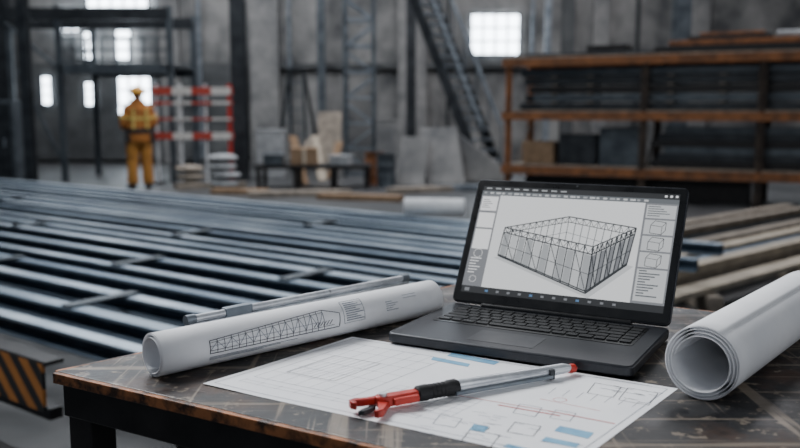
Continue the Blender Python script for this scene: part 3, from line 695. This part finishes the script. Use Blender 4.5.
# lattice mast
YL=17.5
x0=X_(346,YL);x1=X_(374,YL); w=x1-x0
lt=thing('lattice_mast','tall grey lattice mast standing in the middle background','lattice mast',((x0+x1)/2,YL,0))
HT=6.6
for x in(x0,x1):
    for y in(YL-w/2,YL+w/2): MB().bar((x,y,0),(x,y,HT),.07,.07).build('chord',m_blue,lt)
k=13
for s,(pA,pB) in enumerate((((x0,YL-w/2),(x1,YL-w/2)),((x0,YL+w/2),(x1,YL+w/2)),((x0,YL-w/2),(x0,YL+w/2)),((x1,YL-w/2),(x1,YL+w/2)))):
    m_=MB()
    for i in range(k):
        za_=.05+HT*i/k; zb_=.05+HT*(i+1)/k-.1; a,b=(pA,pB) if i%2 else (pB,pA)
        m_.bar((a[0],a[1],za_),(b[0],b[1],zb_),.04,.04); m_.bar((pA[0],pA[1],za_),(pB[0],pB[1],za_),.04,.04)
    m_.build('lacing',m_galv2,lt)
# staircase
top=V((X_(419,18.3),18.3,Z_(-12,18.3))); bot=V((X_(492,17.2),17.2,0.05))
st=thing('staircase','steep dark steel staircase rising to the left behind the laptop','staircase',(bot.x,bot.y,0))
dh=(top-bot); dh.z=0; dh.normalize(); sdv=V((-dh.y,dh.x,0)); wS=.36
for sg in(-1,1):
    MB().bar(bot+sdv*sg*wS,top+sdv*sg*wS,.05,.20).build('stringer',m_dark,st)
    MB().bar(bot+sdv*sg*wS+up*.95,top+sdv*sg*wS+up*.95,.05,.05).build('handrail',m_galv2,st)
    for i in range(0,7):
        p=bot.lerp(top,i/6.0); MB().bar(p+sdv*sg*wS,p+sdv*sg*wS+up*.95,.035,.035).build('baluster',m_blue,st)
nS=18
for i in range(1,nS):
    p=bot.lerp(top,i/nS); MB().box(p+up*.06,(.28,2*wS-.02,.04),math.atan2(dh.y,dh.x)).build('tread',m_galv2,st)
# step ladder
YS=18.2
sx=X_(297,YS); sl=thing('stepladder','open dark A-frame stepladder left of the lattice mast','stepladder',(sx,YS,0))
zt=Z_(70,YS)
for sg in(-1,1):
    MB().bar((sx+sg*.32-.1,YS-.35,0),(sx+sg*.14,YS,zt),.06,.05).build('front_rail',m_dark,sl)
    MB().bar((sx+sg*.32+.15,YS+.45,0),(sx+sg*.14,YS+.03,zt),.05,.04).build('rear_rail',m_dark,sl)
for i in range(1,8):
    t=i/8; MB().box((sx-.1*(1-t),YS-.35*(1-t),zt*t),(2*(.32-.18*t),.09,.03)).build('step',m_blue,sl)
MB().box((sx,YS,zt+.01),(.36,.16,.04)).build('top_cap',m_dark,sl)
# low steel trestle
YT=14.6; ztb=.40
bt=thing('low_steel_trestle','low dark steel trestle table in the middle background','trestle',(X_(312,YT),YT,0))
MB().box((X_(312,YT),YT+.3,ztb-.03),(X_(370,YT)-X_(254,YT),.8,.06)).build('top',m_blackst,bt)
for px in(258,295,332,366):
    for dy in(-.05,.62): MB().box((X_(px,YT),YT+dy,(ztb-.06)/2),(.07,.07,ztb-.06)).build('leg',m_blackst,bt)
def crate(name,px0,px1,pyt,Y,dep,z0,m,label,cat,rz=0,flaps=False):
    xa=X_(px0,Y);xb=X_(px1,Y);zt=Z_(pyt,Y); x=(xa+xb)/2
    t=thing(name,label,cat,(x,Y+dep/2,z0),rz)
    MB().box((0,0,(zt-z0)/2+.001),(xb-xa,dep,zt-z0),0.0).build('body',m,t,local=True,bevel=.01)
    if flaps:
        MB().box((0,-dep/2-.004,(zt-z0)*.5),(.06,.006,(zt-z0)*.9)).build('tape',m_wood,t,local=True)
    else:
        MB().box((0,0,(zt-z0)+.012),(xb-xa+.03,dep+.03,.02)).build('lid',m,t,local=True,bevel=.004)
crate('cardboard_box',288,316,148,YT+.08,.40,ztb,m_card,'large brown cardboard box on the low trestle','box',.12,True)
crate('equipment_box',330,350,157,YT+.05,.35,ztb,m_bag,'pale grey equipment box on the right half of the low trestle','box',-.15)
crate('equipment_box',262,282,156,YT+.1,.3,ztb,m_blue,'small blue-grey box at the left end of the low trestle','box')
crate('equipment_cabinet',256,282,131,16.8,.5,0,m_bag,'light grey cabinet right of the dark column by the barrier','cabinet')
crate('machine_housing',376,398,120,17.0,.5,0,m_pil,'tall grey machine housing just right of the lattice mast','machine')
for i,(pxa,pxb,pyt,m) in enumerate(((304,290,136,m_card),(296,308,140,m_wood2),(322,312,136,m_wood),(330,338,142,m_card))):
    Y=15.5+.46*i
    a=V((X_(pxa,Y),Y-.06,.017)); b_=V((X_(pxb,Y),Y+.30,Z_(pyt,Y)))
    o=MB().bar(a,b_,.16,.03).build('leaning_board',m)
    zmin=min(v.co.z for v in o.data.vertices)+o.location.z; o.location.z-=zmin-.001
    tag(o,'rough board leaning behind the low trestle, %s from the front'%ORD[i],'board','boards leaning behind the trestle')
for i,(px,Y,m) in enumerate(((374,15.6,m_rust),(386,14.9,m_blue))):
    x=X_(px,Y); d_=thing('steel_drum',['rust-brown steel drum right of the low trestle','blue-grey steel drum before the weathered slab'][i],'drum',(x,Y,0))
    MB().path([(x,Y,.001),(x,Y,.02),(x,Y,.19),(x,Y,.20),(x,Y,.21),(x,Y,.39),(x,Y,.40),(x,Y,.41),(x,Y,.57),(x,Y,.58)],[.17,.165,.165,.175,.165,.165,.175,.165,.165,.17],24).build('body',m,d_,smooth=True)
    MB().tube((x,Y,.582),(x,Y,.592),.14,n=24).build('lid',m_dark,d_)
for i in range(4):
    o=MB().ell((X_(222,14.8)+.04*math.sin(i*2),14.8,.072+.148*i),(.26,.20,.073),24,10)
    s=o.build('sack',m_bag,smooth=True); tag(s,'pale sack, %s in the stack by the barrier'%['lowest','second lowest','second highest','highest'][i],'sack','sacks stacked by the barrier')
for i in range(3):
    o=MB().ell((X_(188,14.7)+.05*math.sin(i*3),14.7,.066+.136*i),(.25,.19,.066),24,10)
    s=o.build('sack',m_wood2,smooth=True); tag(s,'brownish sack, %s in the low stack right beside the worker'%['lowest','middle','highest'][i],'sack','sacks stacked beside the worker')
def leaning(px0,px1,pyt,Y,m,label,cat,name,th=.05,lean=.5,skew=0):
    xa=X_(px0,Y);xb=X_(px1,Y);zt=Z_(pyt,Y)
    mb=MB(); a=V((xa,Y,0.005));b=V((xb,Y,0.005)); l=V((skew,lean,zt)); th_=V((0,-th,0))
    vs=[a,b,b+l,a+l,a-th_,b-th_,b+l-th_,a+l-th_]
    mb.add(vs,[(0,1,2,3),(4,7,6,5),(0,4,5,1),(1,5,6,2),(2,6,7,3),(3,7,4,0)]); o=mb.build(name,m); tag(o,label,cat)
leaning(428,466,128,15.6,m_pil,'grey concrete slab leaning at the foot of the staircase','concrete slab','precast_slab',.1,.3,-.15)
leaning(396,424,138,15.3,m_wall,'weathered concrete slab standing left of the staircase foot','concrete slab','precast_slab',.12,.3,.1)
leaning(316,340,112,19.2,m_wood2,'brown plywood sheet leaning behind the lattice mast','plywood sheet','plywood_sheet',.03,.5,0)
o=MB().prism([(0,0),(1.5,0),(1.5,.25),(.5,1.0),(0,1.0)],(X_(425,16.1),16.0,.002),(1,0,0),(0,0,1),(0,.45,0)).build('concrete_wedge',m_pil,bevel=.02)
tag(o,'sloping grey concrete block behind the leaning slabs','concrete block')
for i,(px,py,l,a,m) in enumerate(((300,196,1.6,.2,m_wood2),(360,200,1.3,-.3,m_card),(215,186,1.2,.5,m_wood2),(480,190,1.5,.1,m_galv2),(420,192,1.1,.4,m_wood2),(240,194,.9,-.2,m_card))):
    p=P(px,py,0.0); yy_=p.y-(.35 if i==2 else 0); o=MB().box((p.x,yy_,.041),(l,.25,.08),a).build('steel_plate' if i==3 else 'floor_board',m)
    tag(o,['brown board on the floor before the low trestle','short tan board on the floor right of the low trestle','brown board on the floor near the sacks','grey steel plate on the floor at the staircase foot','brown board on the floor before the weathered slab','short tan board on the floor left of the low trestle'][i],'steel plate' if i==3 else 'board')
# ---------------------------------------------------------------- worker
pw=P(141,189,0)
wk=thing('person','person in orange work jacket and yellow hard hat standing with back turned','person',(pw.x,pw.y,0),RD(28))
wk.scale=(1.10,1.08,.98)
def remesh(o,v,sm=4):
    r=o.modifiers.new('remesh','REMESH'); r.mode='VOXEL'; r.voxel_size=v; r.use_smooth_shade=True
    s=o.modifiers.new('smooth','SMOOTH'); s.iterations=sm; s.factor=.5
b=MB()
b.loft([(0,0,.86,.13,.09),(0,0,.95,.155,.105),(0,0,1.10,.125,.09),(0,.005,1.28,.155,.105),(0,0,1.40,.165,.095),(0,0,1.46,.10,.07),(0,.005,1.49,.06,.055)])
b.path([(0,0,1.45),(0,.012,1.58)],[.060,.056],16)
b.ell((0,.01,1.625),(.076,.095,.110)); b.ell((0,.045,1.57),(.052,.055,.055)); 
b.path([(0,.097,1.635),(0,.120,1.60),(0,.102,1.592)],[.008,.014,.010],10)
b.ell((0,.095,1.562),(.024,.010,.008),12,8)
for s in(-1,1):
    b.ell((s*.078,.0,1.61),(.012,.022,.032),12,8)
    b.path([(s*.13,0,1.40),(s*.18,0,1.375),(s*.200,-.01,1.26),(s*.212,-.025,1.13),(s*.210,-.025,1.10)],[.055,.056,.046,.040,.040],14)
    b.path([(s*.212,-.025,1.12),(s*.198,.07,1.075),(s*.16,.195,1.05)],[.041,.040,.027],14)
    b.path([(s*.16,.19,1.05),(s*.145,.235,1.05),(s*.13,.275,1.055)],[(.024,.030),(.020,.040),(.014,.040)],12)
    for q,(dz,l) in enumerate(((.030,.068),(.011,.076),(-.009,.070),(-.028,.056))):
        z=1.055+dz; p0=V((s*.133,.268,z)); p1=p0+V((-s*.012,l*.42,0)); p2=p1+V((-s*.022,l*.24,-.003)); p3=p2+V((-s*.022,l*.02,-.004))
        b.path([p0,p1,p2,p3],[.0100,.0092,.0086,.0074],8)
    b.path([(s*.135,.225,1.085),(s*.108,.250,1.100),(s*.090,.280,1.098)],[.0125,.0110,.0090],8)
    b.path([(s*.085,0,.93),(s*.100,.01,.72),(s*.107,.012,.50),(s*.112,-.012,.34),(s*.115,-.01,.10)],[.088,.078,.056,.054,.040],16)
    b.path([(s*.115,-.045,.06),(s*.125,.05,.05),(s*.140,.15,.035)],[(.035,.04),(.040,.035),(.036,.024)],12)
bd=b.build('body',m_skin,wk,local=True); remesh(bd,.0075,3)
for s in(-1,1):
    MB().ell((s*.030,.096,1.635),(.012,.008,.008),12,8).build('eye',m_white,wk,local=True,smooth=True)
    MB().ell((s*.030,.1035,1.635),(.005,.003,.005),10,6).build('iris',m_hair,wk,local=True,smooth=True)
h=MB().ell((0,-.006,1.635),(.084,.094,.102),24,12,z0=-.6); h.build('hair',m_hair,wk,local=True,smooth=True)
j=MB()
j.loft([(0,0,.82,.190,.150),(0,0,.95,.192,.150),(0,0,1.10,.190,.148),(0,.005,1.25,.205,.155),(0,0,1.36,.205,.145),(0,0,1.43,.165,.12),(0,0,1.48,.115,.10),(0,.0,1.545,.092,.092)])
for s in(-1,1):
    j.path([(s*.10,0,1.38),(s*.175,0,1.365),(s*.208,-.01,1.26),(s*.226,-.030,1.13),(s*.222,-.025,1.09)],[.085,.086,.070,.062,.058],16)
    j.path([(s*.222,-.028,1.12),(s*.205,.07,1.075),(s*.166,.185,1.05)],[.062,.058,.046],14)
jk=j.build('jacket',m_orange,wk,local=True); remesh(jk,.012,5)
t=MB(); t.loft([(0,0,.78,.17,.130),(0,0,.90,.182,.142),(0,0,.98,.175,.135)])
for s in(-1,1):
    t.path([(s*.085,0,.90),(s*.098,.01,.72),(s*.106,.012,.50),(s*.113,-.008,.30),(s*.117,-.01,.10)],[.108,.100,.085,.080,.084],18)
tr=t.build('trousers',m_must,wk,local=True); remesh(tr,.012,3)
for s in(-1,1):
    bo_=MB(); bo_.path([(s*.116,-.01,.20),(s*.116,-.012,.10),(s*.116,-.01,.055)],[.062,.058,.055],14)
    bo_.path([(s*.116,-.075,.045),(s*.123,0,.05),(s*.131,.09,.046),(s*.141,.185,.035)],[(.040,.045),(.052,.050),(.055,.046),(.044,.034)],14)
    q=bo_.build('boot',m_boot,wk,local=True); remesh(q,.008,2)
    MB().path([(s*.211,-.012,1.245),(s*.217,-.018,1.205)],[.077,.074],18).build('sleeve_reflective_band',m_refl,wk,local=True,smooth=True)
MB().loft([(0,.003,1.19,.204,.158),(0,.003,1.24,.208,.161)]).build('reflective_band',m_refl,wk,local=True,smooth=True)
for s in(-1,1):
    MB().bar((s*.10,-.146,1.04),(s*.095,-.146,1.38),.035,.02,up=(0,1,0)).build('shoulder_reflective_band',m_refl,wk,local=True)
MB().loft([(0,0,.965,.200,.158),(0,0,1.05,.199,.157)]).build('tool_belt',m_boot,wk,local=True,smooth=True)
for s in(-1,1): MB().box((s*.185,-.05,.90),(.07,.13,.17)).build('belt_pouch',m_boot,wk,local=True,bevel=.015)
hm=MB().ell((0,.0,1.645),(.126,.150,.125),28,12,z0=-.08); hh=hm.build('hard_hat',m_yel,wk,local=True,smooth=True)
MB().loft([(0,.010,1.632,.140,.172),(0,.010,1.642,.140,.172)]).build('brim',m_yel,hh,local=True)
MB().path([(0,-.137,1.675),(0,-.08,1.742),(0,0,1.773),(0,.08,1.746),(0,.135,1.69)],[.012,.014,.015,.014,.011],10).build('ridge',m_yel,hh,local=True,smooth=True)
# ---------------------------------------------------------------- light
def area(name,loc,tgt,size,power,col,sy=None):
    l=bpy.data.lights.new(name,'AREA'); l.energy=power; l.color=col; l.shape='RECTANGLE'; l.size=size; l.size_y=sy or size
    o=bpy.data.objects.new(name,l); COL.objects.link(o); o.location=loc
    o.rotation_euler=(V(tgt)-V(loc)).to_track_quat('-Z','Y').to_euler(); return o
area('added_key_light',(-2.6,3.0,4.6),(.1,1.2,.95),2.0,265,(.96,.975,1))  # added area key, standing in for window light from upper left
area('added_fill_light',(2.0,-1.0,3.2),(.2,1.3,.95),2.0,30,(.95,.97,1))  # added weak fill from behind the camera on the right
area('added_overhead_light',(-3.5,8.5,8.6),(-3,8,0),6,600,(.88,.94,1),4)  # this and the next two: unseen area lamps added to light the hall
area('added_overhead_light',(4,14,8.6),(3,15.5,0),6,700,(.98,.96,1),4)
area('added_overhead_light',(-4,16.5,8.6),(-4,18,0),6,700,(.94,.95,1),4)
w=bpy.data.worlds.new('world'); bpy.context.scene.world=w; w.use_nodes=True
bg=w.node_tree.nodes['Background']; bg.inputs[0].default_value=(.60,.68,.80,1); bg.inputs[1].default_value=.30
# ---------------------------------------------------------------- camera
cd=bpy.data.cameras.new('camera'); cd.sensor_width=36; cd.lens=FPX/800*36; cd.clip_start=.05; cd.clip_end=100
cd.dof.use_dof=True; cd.dof.focus_distance=1.26; cd.dof.aperture_fstop=3.7
co=bpy.data.objects.new('camera',cd); COL.objects.link(co); co.location=CAM; co.rotation_euler=(math.pi/2-PITCH,0,0)
bpy.context.scene.camera=co
